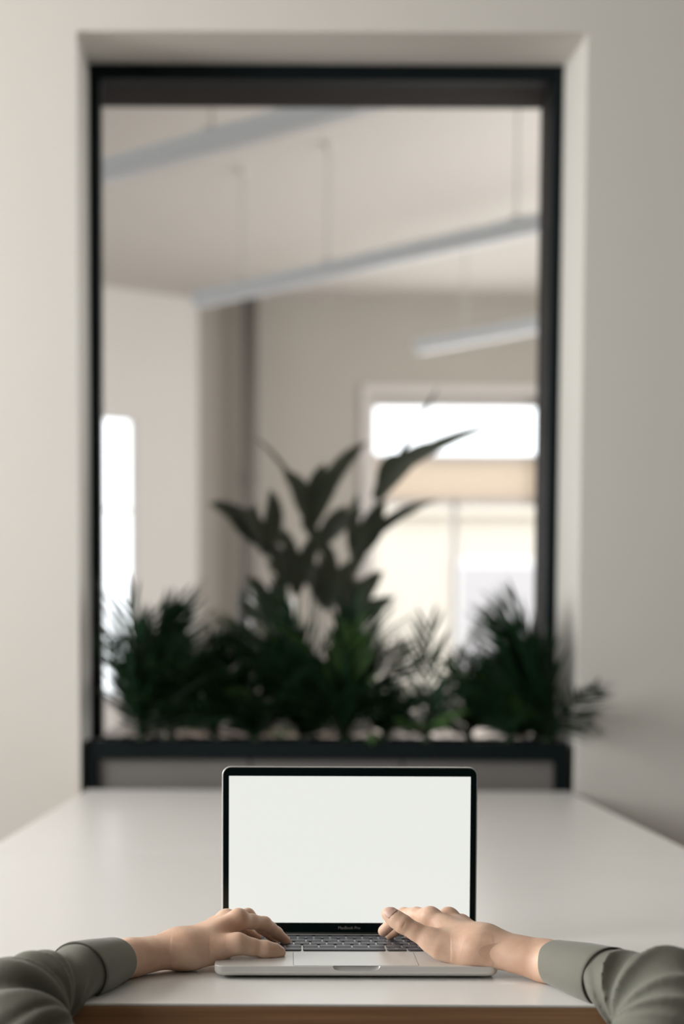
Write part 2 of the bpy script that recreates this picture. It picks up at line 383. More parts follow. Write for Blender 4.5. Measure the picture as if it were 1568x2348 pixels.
pbox('top_rail', PX0+t_, PX1-t_, PY0, PY0+.03, PZR, PZT, 'black_steel'); pbox('top_rail', PX0+t_, PX1-t_, PY1-.03, PY1, PZR, PZT, 'black_steel')
pbox('bottom_rail', PX0+t_, PX1-t_, PY0, PY0+.03, .05, .08, 'black_steel'); pbox('bottom_rail', PX0+t_, PX1-t_, PY1-.03, PY1, .05, .08, 'black_steel')
pw = (PX1-PX0-2*t_)/3
for i in range(3):
    pbox('front_panel', PX0+t_+pw*i+.003, PX0+t_+pw*(i+1)-.003, PY0+.018, PY0+.028, .08, PZR, 'grey_panel')
pbox('back_panel', PX0+t_, PX1-t_, PY1-.028, PY1-.018, .08, PZR, 'grey_panel')
pbox('base_board', PX0+t_, PX1-t_, PY0+.03, PY1-.03, .45, .47, 'black_steel')
so = pbox('soil', PX0+t_, PX1-t_, PY0+.03, PY1-.03, .47, PZT-.02, 'soil'); so['kind'] = 'stuff'
ZS = PZT-.02

# ------------------------------------------------------------------ palms
def frond_mesh(name, L, arch, nl, leaf_len, leaf_w, petiole, seed, droop=.35, spread=55):
    """pinnate leaf growing along +X from the origin, tip bending down by arch"""
    rnd = random.Random(seed); mb = MB()
    P0 = []
    for i in range(13):
        t = i/12; P0.append(Vector((L*math.sin(arch*t)/arch if arch > .01 else L*t, 0, -L*(1-math.cos(arch*t))/arch if arch > .01 else 0)))
    mb.tube(P0, [.0045*(1-.8*i/12) for i in range(13)], 5)
    def pt(t):
        f = t*12; i = min(int(f), 11); return P0[i].lerp(P0[i+1], f-i)
    for k in range(nl):
        t = petiole+(1-petiole)*(k+.5)/nl
        p = pt(t); d = (pt(min(1, t+.02))-pt(max(0, t-.02))).normalized(); s_ = Vector((0, 1, 0)); u = d.cross(s_)*-1
        for sd in (1, -1):
            q = (t-petiole)/(1-petiole); ll = leaf_len*(.55+.45*math.sin(PI*min(1, .25+q*.75)))*rnd.uniform(.85, 1.1)
            ang = math.radians(spread*(1-.55*q)+rnd.uniform(-8, 8))
            dir_ = (d*math.cos(ang)+s_*sd*math.sin(ang)+u*rnd.uniform(.05, .4)).normalized()
            side = dir_.cross(u).normalized(); up = side.cross(dir_).normalized()
            v = []; N = 5
            for i in range(N+1):
                a = i/N; c = p+dir_*ll*a - Vector((0, 0, 1))*ll*droop*a*a; w = leaf_w*.5*(math.sin(PI*min(1, a*.86+.14))**.8 if i < N else .03)
                v += [c-side*w+up*w*.35, c, c+side*w+up*w*.35]
            f = []
            for i in range(N):
                for j in range(2): f.append((i*3+j, i*3+j+1, i*3+j+4, i*3+j+3))
            mb.add(v, f)
    return mb.mesh(name, True)
def palm(loc, specs, label, group, variants, name='palm_plant', lm='leaf', stem=.12):
    """specs: (azimuth, elevation, scale, roll, variant)"""
    e = thing(name, loc, label, 'plant', group)
    MB().tube([(0, 0, -.0), (0.004, 0, stem*.6), (0, .003, stem)], [.016, .012, .008], 8).build('stem', 'stem_green', e, True)
    for az, el, sc, ro, vi in specs:
        o = obj('frond', variants[vi], lm, e)
        o.location = (0, 0, stem*.5)
        o.rotation_mode = 'QUATERNION'
        o.rotation_quaternion = (Matrix.Rotation(math.radians(az), 4, 'Z') @ Matrix.Rotation(-math.radians(el), 4, 'Y') @ Matrix.Rotation(math.radians(ro), 4, 'X')).to_quaternion()
        o.scale = (sc,)*3
    return e
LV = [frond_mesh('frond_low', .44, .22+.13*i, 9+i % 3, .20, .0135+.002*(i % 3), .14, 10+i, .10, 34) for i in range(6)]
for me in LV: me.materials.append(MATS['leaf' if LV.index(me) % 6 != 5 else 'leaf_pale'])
LVV = [np.array([v.co for v in me.vertices]) for me in LV]
def clear_of(loc, spec, out=.10):        # a frond must not grow through wall, glass or desk
    az, el, sc, ro, vi = spec
    R_ = np.array((Matrix.Rotation(math.radians(az), 3, 'Z') @ Matrix.Rotation(-math.radians(el), 3, 'Y') @ Matrix.Rotation(math.radians(ro), 3, 'X')))
    v = LVV[vi]@R_.T*sc+np.array(loc)+np.array([0, 0, .06])
    q_ = np.clip((v[:, 1]-W0)/(4.57-W0), 0, 1)
    side = ((v[:, 0] < OX0+(FX0-OX0)*q_+.006) | (v[:, 0] > OX1+(FX1-OX1)*q_-.006)) & (v[:, 1] > W0-.008)
    return not (side.any() or (v[:, 1] > 4.632).any() or (v[:, 1] < W0-out).any() or (v[:, 2] < ZT+.02).any() or ((v[:, 2] < PZT) & (v[:, 1] < PY0+.02)).sum() > 40)
def low_specs(n, top, seed, loc, forced=()):
    r = random.Random(seed); out = list(forced); k = 0
    while len(out) < n and k < 6000:
        k += 1
        sp = (r.uniform(-180, 180), 90-abs(r.gauss(0, 26)), top*r.uniform(.62, 1.06), r.uniform(-60, 60), r.randrange(6))
        if sp[1] > 12 and clear_of(loc, sp): out.append(sp)
    for _ in range(400):         # short leaves near the soil
        if len(out) >= n+(6 if seed in (41, 42) else 15): break
        sp = (r.uniform(-180, 180), r.uniform(25, 75), r.uniform(.24, .42), r.uniform(-60, 60), r.randrange(6))
        if clear_of(loc, sp): out.append(sp)
    return out
lowp = [(318, 26, 'bushy palm at the left end of the planter, before the bright side window', .86),
        (395, 17, 'second low palm from the left end of the planter', .70),
        (490, 17, 'third low palm from the left end of the planter', .72),
        (585, 17, 'low palm in the planter, left of the dense middle pair', .68),
        (690, 25, 'dense dark palm, left of the middle pair behind the laptop', .84),
        (790, 27, 'dense dark palm, right of the middle pair behind the laptop', .80),
        (880, 16, 'small palm in the planter just right of the dense middle pair', .42),
        (975, 9, 'sparse palm with a tall spear leaf before the glowing end window', .36),
        (1075, 20, 'third low palm from the right end of the planter', .62),
        (1160, 20, 'second low palm from the right end of the planter', .60),
        (1240, 32, 'bushy palm at the right end of the planter, fanning over the wall', .86)]
for i, (px, h, lab, sc) in enumerate(lowp):
    p = at(px, 1700, 4.44); loc = (p[0], 4.43+.03*(-1)**i, ZS-.004)
    forced = ()
    if i == 0: loc = (loc[0]+.01, 4.37, loc[2]); forced = ()
    if i == len(lowp)-1:
        loc = (loc[0], 4.36, loc[2])
        rr_ = random.Random(5); forced = []
        for _ in range(20000):
            if len(forced) == 3: break               # leaves that lean out of the recess in front of the wall
            sp = (rr_.uniform(-88, -42), rr_.uniform(28, 62), rr_.uniform(.5, .72), rr_.uniform(-40, 40), rr_.randrange(5))
            tip_x = loc[0]+.44*sp[2]*math.cos(math.radians(sp[0]))*math.cos(math.radians(sp[1]))
            if tip_x > .75 and clear_of(loc, sp, .30): forced.append(sp)
        forced = tuple(forced)
    if i == 7: forced = ((-12, 74, .84, 10, 0), (-80, 84, .72, -20, 1))
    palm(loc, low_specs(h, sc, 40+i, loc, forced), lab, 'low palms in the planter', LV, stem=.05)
# tall palm standing on the floor of the room behind the window
def leaflet(mb, a, b, c, w, bow=.25):
    """arched strip from a over b to c with a V fold"""
    a, b, c = Vector(a), Vector(b), Vector(c); N = 8; v = []
    for i in range(N+1):
        t = i/N; p = a*(1-t)**2+b*2*t*(1-t)+c*t*t; d = ((b-a)*(1-t)+(c-b)*t).normalized()
        s_ = d.cross(Vector((.25, -1, .3))).normalized(); u = s_.cross(d)
        ww = w*.64*(math.sin(PI*min(1, .12+t*.88))**.75 if i < N else .04)
        v += [p-s_*ww+u*ww*bow, p, p+s_*ww+u*ww*bow]
    mb.add(v, [(i*3+j, i*3+j+1, i*3+j+4, i*3+j+3) for i in range(N) for j in range(2)])
TY = 5.15
tb = at(712, 1600, TY); tall = thing('palm_plant', (tb[0], TY, 0), 'tall palm with broad drooping leaves standing behind the interior window', 'plant')
MB().tube([(0, 0, 0), (0, 0, .30)], [.15, .18], 24).build('pot', 'grey_panel', tall, True)
MB().tube([(0, 0, .27), (0, 0, .285)], [.165, .165], 24).build('soil', 'soil', tall)
MB().tube([(0, 0, .28), (.01, 0, .5), (0, .01, .72)], [.04, .032, .02], 10).build('stem', 'stem_green', tall, True)
fr = [  # cluster point, dY, leaflet ends (via, end, width)
    ((600, 1245), -.05, [((548, 1165), (478, 1155), .05), ((590, 1180), (540, 1168), .045), ((640, 1180), (618, 1122), .05), ((560, 1200), (590, 1160), .05), ((640, 1215), (665, 1260), .04), ((560, 1230), (520, 1180), .03)]),
    ((716, 1165), .04, [((690, 1110), (648, 1078), .05), ((720, 1110), (745, 1062), .05), ((762, 1060), (842, 1014), .045), ((655, 1050), (578, 1000), .012), ((740, 1120), (790, 1080), .04), ((690, 1150), (665, 1105), .04)]),
    ((874, 1112), -.08, [((950, 1020), (1145, 972), .035), ((950, 985), (1006, 885), .014), ((890, 1060), (912, 1040), .045), ((905, 1060), (1000, 1010), .05)]),
    ((822, 1262), .0, [((850, 1190), (885, 1145), .05), ((900, 1165), (1005, 1148), .03), ((800, 1200), (820, 1130), .035), ((860, 1220), (880, 1180), .045)]),
    ((735, 1235), .08, [((770, 1190), (835, 1175), .045), ((750, 1190), (800, 1160), .04), ((710, 1210), (690, 1190), .035)]),
    ((672, 1330), -.02, [((640, 1260), (590, 1240), .045), ((670, 1270), (650, 1210), .045), ((700, 1270), (735, 1210), .045), ((650, 1300), (610, 1290), .04)]),
    ((745, 1370), .05, [((760, 1290), (745, 1240), .05), ((790, 1310), (840, 1270), .045), ((710, 1310), (700, 1260), .045), ((790, 1350), (860, 1330), .04)]),
    ((800, 1420), -.04, [((830, 1340), (880, 1310), .05), ((800, 1350), (790, 1290), .05), ((850, 1390), (905, 1370), .045)]),
    ((620, 1420), .04, [((600, 1350), (570, 1320), .045), ((640, 1350), (650, 1300), .045), ((580, 1400), (545, 1390), .04)])]
for (cp, dy, ls) in fr:
    mb = MB(); o0 = Vector(tall.location); c = Vector(at(*cp, TY+dy))-o0; b0 = Vector((0, 0, .70)); mid = (b0+c)/2+Vector(((b0.x-c.x)*.28, 0, .03))
    pts = [b0*(1-t)**2+mid*2*t*(1-t)+c*t*t for t in [i/10 for i in range(11)]]
    mb.tube(pts, [.007-.0045*i/10 for i in range(11)], 6)
    for via, end, w in ls:
        st = pts[-1].lerp(pts[-2], random.uniform(0, .8)); dd = random.uniform(-.1, .1)
        leaflet(mb, st, Vector(at(*via, TY+dy+dd*.5))-o0, Vector(at(*end, TY+dy+dd))-o0, w)
    mb.build('frond', 'leaf_tall', tall, True)
# ------------------------------------------------------------------ furniture in the far room
fd = thing('oak_table', (0, 7.5, 0), 'pale oak table in the room behind, glimpsed through the palms', 'table')
B(-1.7, 1.6, -.5, .5, .71, .745).build('tabletop', 'oak_desk', fd, bevel=.004)
for x in (-1.6, 1.44):
    for y in (-.44, .38): B(x, x+.06, y, y+.06, 0, .71).build('leg', 'white_shell', fd)
def shell_chair(loc, rz, label):
    e = thing('shell_chair', loc, label, 'chair', 'white shell chairs of the room behind', rz)
    mb = MB(); rings = []
    prof = [(.22, .43, .40), (.10, .425, .44), (-.06, .42, .45), (-.17, .44, .45), (-.215, .52, .44), (-.235, .64, .42), (-.25, .76, .38), (-.255, .83, .30), (-.256, .86, .18)]
    for y, z, w in prof: rings.append([(w/2*s, y+(.05*abs(s)**2 if z > .45 else 0), z+(.05*abs(s)**3 if z <= .5 else 0)) for s in (-1, -.75, -.5, -.25, 0, .25, .5, .75, 1)])
    v = [q for r in rings for q in r]; f = [(i*9+k, i*9+k+1, (i+1)*9+k+1, (i+1)*9+k) for i in range(len(rings)-1) for k in range(8)]
    mb.add(v, f); s = mb.build('shell_seat', 'white_shell', e, True); so = s.modifiers.new('thickness', 'SOLIDIFY'); so.thickness = .012
    for sx in (-1, 1):
        for y in (.16, -.16): MB().tube([(sx*.12, y*.6, .42), (sx*.21, y*1.35, 0)], [.014, .010], 8).build('leg', 'oak_desk', e, True)
    return e
shell_chair((-.57, 8.45, 0), PI, 'white shell chair behind the oak table, left part of the opening')
shell_chair((.42, 8.5, 0), PI, 'white shell chair behind the oak table, right part of the opening')
mo = thing('monitor', (at(566, 1380, 7.5)[0], 7.5, .745), 'dark computer monitor seen edge-on on the oak table', 'monitor')
B(-.02, .02, -.28, .28, .30, .64).build('screen_housing', 'monitor_dark', mo, bevel=.006)
B(-.032, -.02, -.26, .26, .32, .62).build('back_cover', 'monitor_blue', mo, bevel=.004)
MB().tube([(-.03, 0, .01), (-.03, 0, .34)], .02, 12).build('stand', 'monitor_blue', mo, True)
B(-.10, .08, -.12, .12, 0, .012).build('base', 'monitor_blue', mo, bevel=.004)
lp = at(628, 1378, 7.2)
dl = thing('desk_lamp', (lp[0]+.1, 7.2, .745), 'white desk lamp with a tilted shade on the oak table', 'lamp')
MB().tube([(0, 0, 0), (0, 0, .02)], [.09, .085], 24).build('base', 'white_shell', dl, True)
MB().tube([(0, 0, .02), (.05, 0, .32), (-.02, 0, .55), (-.06, 0, float(lp[2])-.745+.03)], .008, 8).build('arm', 'white_shell', dl, True)
d_ = Vector((.80, -.1, -.58)).normalized(); c_ = Vector((-.1, 0, float(lp[2])-.745))
sh = MB().tube([c_-d_*.09, c_-d_*.07, c_+d_*.09], [.03, .042, .062], 24, False).build('shade', 'white_shell', dl, True)
so = sh.modifiers.new('thickness', 'SOLIDIFY'); so.thickness = .004
# ------------------------------------------------------------------ laptop
LX, LYF, LW, LD = 0.0605, 1.722, .3041, .2124
LYC = LYF+LD/2; ZB = ZT+.0145
lap = thing('laptop', (LX, LYC, ZT), 'open silver laptop with a blank white screen on the desk', 'laptop')
H = .0145
rings = []
for inset, z in ((.020, .0016), (.010, .0022), (.004, .0038), (.0012, .0056), (.0002, .0072), (0, .0085), (0, H-.0006), (.0006, H)):
    rings.append([(x, y, z) for x, y in rrect(LW-2*inset, LD-2*inset, max(.011-inset, .003), 8)])
base_mesh = MB().loft(rings).mesh('base', False)
base = obj('base', base_mesh, 'aluminium', lap)
# thumb scoop in the front edge: cut with an elongated bowl
cut = MB(); sc_x, sc_y, sc_z = .0258, .0042, .0052
prof = []
for j in range(25):
    t = -1+2*j/24; wv = (1-abs(t)**7)**.5; prof.append((t*sc_x, max(wv, .02)))
rr = [[(x, -LD/2+sc_y*w*math.cos(2*PI*k/16), H+.0002+sc_z*w*math.sin(2*PI*k/16)) for k in range(16)] for x, w in prof]
cut.loft(rr); cme = cut.mesh('cut'); co = bpy.data.objects.new('cutter', cme); COL.objects.link(co); co.parent = lap
bm_ = base.modifiers.new('scoop', 'BOOLEAN'); bm_.operation = 'DIFFERENCE'; bm_.object = co; bm_.solver = 'EXACT'
dg = bpy.context.evaluated_depsgraph_get(); dg.update()
nm = bpy.data.meshes.new_from_object(base.evaluated_get(dg)); base.modifiers.clear(); base.data = nm
bpy.data.objects.remove(co)
for p_ in nm.polygons: p_.use_smooth = False
# feet
for sx in (-1, 1):
    for sy in (-1, 1):
        MB().tube([(sx*.118, sy*.075, 0), (sx*.118, sy*.075, .0022)], [.008, .0085], 16).build('foot', 'rubber', lap)
# trackpad with its thin gap
lap.scale = (1.008,)*3; lap.rotation_euler.z = math.radians(.5); lap.location.x -= .0008
tw, td, tcx, tcy = .134, .082, 0.0, -LD/2+.003+.041
tg = MB().loft([[(x, y, H+.00004) for x, y in rrect(tw+.0012, td+.0012, .004, 5, tcx, tcy)], [(x, y, H+.00008) for x, y in rrect(tw+.0012, td+.0012, .004, 5, tcx, tcy)]]).build('trackpad_gap', 'pipe', lap)
MB().loft([[(x, y, H+.00004) for x, y in rrect(tw, td, .0035, 5, tcx, tcy)], [(x, y, H+.0002) for x, y in rrect(tw, td, .0035, 5, tcx, tcy)]]).build('trackpad', 'trackpad_glass', lap)
# keys
U = .019; KX0 = -7.25*U; KY0 = (1.811-LYC)
rows = [[1, 1, 1, 1.25, 5, 1.25, 1, 1, 1, 1], [2.25]+[1]*10+[2.25], [1.75]+[1]*11+[1.75], [1.5]+[1]*12+[1], [1]*13+[1.5]]
legs = [['fn', '⌃', '⌥', '⌘', '', '⌘', '⌥', '◀', '▲', '▶'], ['⇧']+list('ZXCVBNM,./')+['⇧'], ['⇪']+list("ASDFGHJKL;'")+['↵'],
        ['⇥']+list('QWERTYUIOP[]')+['\\'], list('`1234567890-=')+['⌫']]
KM = {}
def key_mesh(w):
    if w not in KM:
        kw, kd = w*U-.0029, U-.0029
        me = MB().loft([[(x, y, 0) for x, y in rrect(kw, kd, .0018, 3)], [(x, y, .0011) for x, y in rrect(kw, kd, .0018, 3)], [(x, y, .0014) for x, y in rrect(kw-.0006, kd-.0006, .0016, 3)]]).mesh('key'); me.materials.append(MATS['key_plastic']); KM[w] = me
    return KM[w]
WM = {}
def well_mesh(w):
    if w not in WM:
        me = MB().loft([[(x, y, 0) for x, y in rrect(w*U-.0021, U-.0021, .0022, 3)], [(x, y, .00012) for x, y in rrect(w*U-.0021, U-.0021, .0022, 3)]]).mesh('key_surround'); me.materials.append(MATS['rubber']); WM[w] = me
    return WM[w]
TX = {}
def text_mesh(s, size):
    if (s, size) not in TX:
        cu = bpy.data.curves.new('t', 'FONT'); cu.body = s; cu.size = size; cu.align_x = 'CENTER'; cu.align_y = 'CENTER'; cu.resolution_u = 3; cu.extrude = .00002
        o = bpy.data.objects.new('t', cu); COL.objects.link(o); d = bpy.context.evaluated_depsgraph_get(); d.update()
        me = bpy.data.meshes.new_from_object(o.evaluated_get(d)); bpy.data.objects.remove(o); TX[(s, size)] = me
    return TX[(s, size)]
for r, (ws, ls) in enumerate(zip(rows, legs)):
    x = KX0
    for w, s in zip(ws, ls):
        kx = x+w*U/2; ky = KY0+U*(r+.5); x += w*U
        k = obj('key', key_mesh(w), None, lap); k.location = (kx, ky, H+.00015)
        wl = obj('key_surround', well_mesh(w), None, k); wl.location = (0, 0, -.0001)
        if s and ord(s[0]) < 128 or s in ('⌘', '⌥', '⇧'):
            l = obj('key_legend', text_mesh(s, .0046 if len(s) == 1 else .0034), 'legend', k); l.location = (0, 0 if r < 4 else -.003, .00143)
tbar = B(KX0, -KX0, KY0+5*U+.002, KY0+5*U+.0115, H, H+.0003).build('touch_bar', 'bezel_glass', lap)
# hinge and lid
hy = LD/2-.006
MB().tube([(-.12, hy, H-.002), (.12, hy, H-.002)], .0042, 16).build('hinge', 'rubber', lap, True)
LH = .1995; tilt = math.radians(1.0)
lid = bpy.data.objects.new('lid', None)
Lrot = Matrix.Rotation(-tilt, 4, 'X')
lz0 = H+.0008
def lidpart(name, mb, m, parent, smooth=False):
    me = mb.mesh(name, smooth); me.transform(Matrix.Translation((0, hy-.002, lz0)) @ Lrot)
    return obj(name, me, m, parent)
def plate(w, z0, z1, r, y0, y1, e=.0006):
    c = (z0+z1)/2; h = z1-z0
    return MB().loft([[(x, y1, z) for x, z in rrect(w-2*e, h-2*e, r, 8, 0, c)], [(x, y1-e, z) for x, z in rrect(w, h, r, 8, 0, c)],
                      [(x, y0+e, z) for x, z in rrect(w, h, r, 8, 0, c)], [(x, y0, z) for x, z in rrect(w-2*e, h-2*e, r, 8, 0, c)]])
lidm = lidpart('lid', plate(LW, 0, LH, .0105, 0, .0045), 'aluminium', lap)
bz = lidpart('bezel', plate(LW-.0028, .0010, LH-.0014, .0092, -.0004, .0002, .0001), 'bezel_glass', lidm)
DX, DZ0, DZ1 = .2875, .0128, .1880
scr = lidpart('display', plate(DX, DZ0, DZ1, .0006, -.0007, -.0003, .00005), 'screen', lidm)
tm = text_mesh('MacBook Pro', .0048).copy(); tm.transform(Matrix.Translation((0, -.0006, .0066)) @ Matrix.Rotation(PI/2, 4, 'X'))
tm.transform(Matrix.Translation((0, hy-.002, lz0)) @ Lrot); obj('lettering', tm, 'bezel_text', lidm)
# ------------------------------------------------------------------ person: signed-distance modelling, meshed once
def V3(p): return np.asarray(p, dtype=np.float64)
class Prim:                      # tapered capsule; sq squashes space along one direction
    def __init__(s, a, b, ra, rb, flat=None, fk=1.0):
        s.a, s.b, s.ra, s.rb = V3(a), V3(b), ra, rb
        s.flat = None if flat is None else V3(flat)/np.linalg.norm(flat); s.fk = fk
        m = max(ra, rb)*max(1, fk); s.lo = np.minimum(s.a, s.b)-m; s.hi = np.maximum(s.a, s.b)+m
    def d(s, x, y, z):
        ab = s.b-s.a; L = max(ab@ab, 1e-12); qx, qy, qz = x-s.a[0], y-s.a[1], z-s.a[2]
        t = np.clip((qx*ab[0]+qy*ab[1]+qz*ab[2])/L, 0, 1)
        qx, qy, qz = qx-t*ab[0], qy-t*ab[1], qz-t*ab[2]
        if s.flat is not None:   # fk>1 widens the section along flat
            c = (qx*s.flat[0]+qy*s.flat[1]+qz*s.flat[2])*(1-1/s.fk); qx, qy, qz = qx-c*s.flat[0], qy-c*s.flat[1], qz-c*s.flat[2]
        return np.sqrt(qx*qx+qy*qy+qz*qz)-(s.ra+(s.rb-s.ra)*t)
def smin(a, b, k):
    h = np.maximum(k-np.abs(a-b), 0)/k; return np.minimum(a, b)-h*h*k*.25
class Shape:
    """groups of prims: [(prims, k_inside, k_outside, sign)]"""
    def __init__(s): s.g = []; s.post = None
    def add(s, prims, kin, kout, sign=1): s.g.append((prims, kin, kout, sign)); return s
    def at_points(s, P_):
        x, y, z = P_[:, 0], P_[:, 1], P_[:, 2]; d = np.full(len(P_), 1.0)
        for prims, ki, ko, sg in s.g:
            e = prims[0].d(x, y, z)
            for p in prims[1:]: e = smin(e, p.d(x, y, z), ki)
            d = smin(d, e, ko) if sg > 0 else -smin(-d, e, ko)
        return d
    def mesh(s, h, pad=.012):
        ps = [p for g in s.g if g[3] > 0 for p in g[0]]
        lo = np.min([p.lo for p in ps], 0)-pad; hi = np.max([p.hi for p in ps], 0)+pad
        n = np.ceil((hi-lo)/h).astype(int)+1
        D = np.full(n, .5, dtype=np.float32); ax = [lo[i]+h*np.arange(n[i]) for i in range(3)]
        for prims, ki, ko, sg in s.g:
            l = np.min([p.lo for p in prims], 0)-pad; u = np.max([p.hi for p in prims], 0)+pad
            i0 = np.clip(((l-lo)/h).astype(int), 0, n); i1 = np.clip(((u-lo)/h).astype(int)+2, 0, n)
            sl = tuple(slice(a, b) for a, b in zip(i0, i1))
            x, y, z = np.meshgrid(*[ax[i][sl[i]].astype(np.float32) for i in range(3)], indexing='ij', sparse=True)
            e = prims[0].d(x, y, z)
            for p in prims[1:]: e = smin(e, p.d(x, y, z), ki)
            D[sl] = smin(D[sl], e, ko) if sg > 0 else -smin(-D[sl], e, ko)
        if s.post is not None:
            x, y, z = np.meshgrid(*[a.astype(np.float32) for a in ax], indexing='ij', sparse=True); D = s.post(D, x, y, z)
        return nets(D, lo, h)
def nets(D, lo, h):              # naive surface nets
    S = D < 0; nx, ny, nz = D.shape
    c = np.zeros((nx-1, ny-1, nz-1), np.int8)
    offs = [(i, j, k) for i in (0, 1) for j in (0, 1) for k in (0, 1)]
    for i, j, k in offs: c += S[i:nx-1+i, j:ny-1+j, k:nz-1+k]
    act = np.argwhere((c > 0) & (c < 8)); idx = np.full(c.shape, -1, np.int64); idx[tuple(act.T)] = np.arange(len(act))
    val = np.stack([D[act[:, 0]+i, act[:, 1]+j, act[:, 2]+k] for i, j, k in offs], 1)
    P_ = np.zeros((len(act), 3)); cnt = np.zeros(len(act))
    for a in range(8):
        for b_ in range(a+1, 8):
            oa, ob = np.array(offs[a]), np.array(offs[b_])
            if np.abs(oa-ob).sum() != 1: continue
            va, vb = val[:, a], val[:, b_]; m_ = (va < 0) != (vb < 0); t = np.where(m_, va/np.where(m_, va-vb, 1), 0)
            P_ += np.where(m_[:, None], oa+(ob-oa)*t[:, None], 0); cnt += m_
    P_ = (P_/cnt[:, None]+act)*h+lo
    F = []
    for ax in range(3):
        sA = [slice(None)]*3; sB = [slice(None)]*3; sA[ax] = slice(0, -1); sB[ax] = slice(1, None)
        e = np.argwhere(S[tuple(sA)] != S[tuple(sB)]); o1, o2 = [i for i in range(3) if i != ax]
        e = e[(e[:, o1] > 0) & (e[:, o2] > 0) & (e[:, o1] < D.shape[o1]-1) & (e[:, o2] < D.shape[o2]-1)]
        inside = S[tuple(e.T)]
        def cell(d1, d2):
            q = e.copy(); q[:, o1] += d1; q[:, o2] += d2; return idx[tuple(q.T)]
        q = np.stack([cell(-1, -1), cell(0, -1), cell(0, 0), cell(-1, 0)], 1)
        flip = inside if ax != 1 else ~inside
        q[~flip] = q[~flip][:, ::-1]; F.append(q)
    return P_, np.concatenate(F)
def np_mesh(name, parts):
    me = bpy.data.meshes.new(name); vs_, fs_, o_ = [], [], 0
    for p, f in parts: vs_.append(p); fs_.append(f+o_); o_ += len(p)
    p = np.concatenate(vs_); f = np.concatenate(fs_)
    me.vertices.add(len(p)); me.vertices.foreach_set('co', p.astype(np.float32).ravel())
    me.loops.add(f.size); me.loops.foreach_set('vertex_index', f.astype(np.int32).ravel())
    me.polygons.add(len(f)); me.polygons.foreach_set('loop_start', np.arange(0, f.size, 4, dtype=np.int32))
    me.update(calc_edges=True); me.validate(); me.shade_smooth(); return me
def chain(pts, k=None): return [Prim(a[0], b_[0], a[1], b_[1]) for a, b_ in zip(pts[:-1], pts[1:])]
def J(px, py, Y, r): return (at(px, py, Y), r)

def hand(shape, d):
    W = d['wrist']; acr = V3(d['across'])
    palm_p = []
    for m, w in zip(d['mcp'], d['carp']): palm_p.append(Prim(w[0], m[0], w[1], m[1]))
    shape.add(palm_p, .014, .012)
    shape.add([Prim(d['cmc'][0], d['thumb'][0][0], d['cmc'][1], d['thumb'][0][1]), *[Prim(*q) for q in d.get('thenar', [])]], .012, .014)
    shape.add([Prim(W[0], d['arm1'][0], W[1], d['arm1'][1], acr, 1.32), Prim(d['arm1'][0], d['arm2'][0], d['arm1'][1], d['arm2'][1], acr, 1.22)], .006, .026)
    for kn in d.get('knuckle', []): shape.add([Prim(kn[0], kn[0]+1e-4, kn[1], kn[1])], .004, .008)
    for f in d['fingers']:
        shape.add(chain(f), .0035, .0055)
    shape.add(chain(d['thumb']), .004, .007)
    for q in d.get('cut', []): shape.add([Prim(*q)], .001, .0011, -1)
    return shape

LH_ = dict(
    wrist=J(398, 2178, 1.768, .0185), across=(-.42, .90, .0), arm1=J(300, 2196, 1.738, .0205), arm2=J(165, 2238, 1.63, .0205),
    mcp=[J(546, 2109, 1.797, .0105), J(520, 2111, 1.814, .0105), J(497, 2120, 1.830, .0098), J(478, 2132, 1.842, .009)],
    carp=[J(432, 2172, 1.764, .0145), J(426, 2168, 1.775, .0145), J(420, 2170, 1.785, .0145), J(418, 2178, 1.790, .0135)],
    cmc=J(452, 2180, 1.762, .0145),
    thumb=[J(545, 2164, 1.766, .0112), J(575, 2171, 1.769, .0096), J(609, 2177, 1.772, .0095), J(628, 2181, 1.776, .0085), J(641, 2184, 1.779, .0068)],
    thenar=[(at(455, 2194, 1.765), at(500, 2192, 1.765), .010, .0085)],
    fingers=[[J(548, 2110, 1.797, .0102), J(577, 2113, 1.813, .0083), J(606, 2118, 1.829, .0080), J(620, 2128, 1.838, .0070), J(634, 2139, 1.846, .0068), J(656, 2158, 1.855, .0055)],
             [J(520, 2111, 1.814, .0102), J(568, 2099, 1.845, .0080), J(600, 2128, 1.862, .0068), J(630, 2153, 1.870, .0056)],
             [J(497, 2120, 1.830, .0095), J(535, 2112, 1.862, .0076), J(565, 2133, 1.878, .0065), J(590, 2148, 1.886, .0054)],
             [J(478, 2132, 1.842, .009), J(505, 2131, 1.864, .0068), J(525, 2143, 1.876, .0058), J(545, 2150, 1.884, .0048)]],
    knuckle=[J(547, 2103, 1.796, .0088), J(518, 2103, 1.814, .0085)])
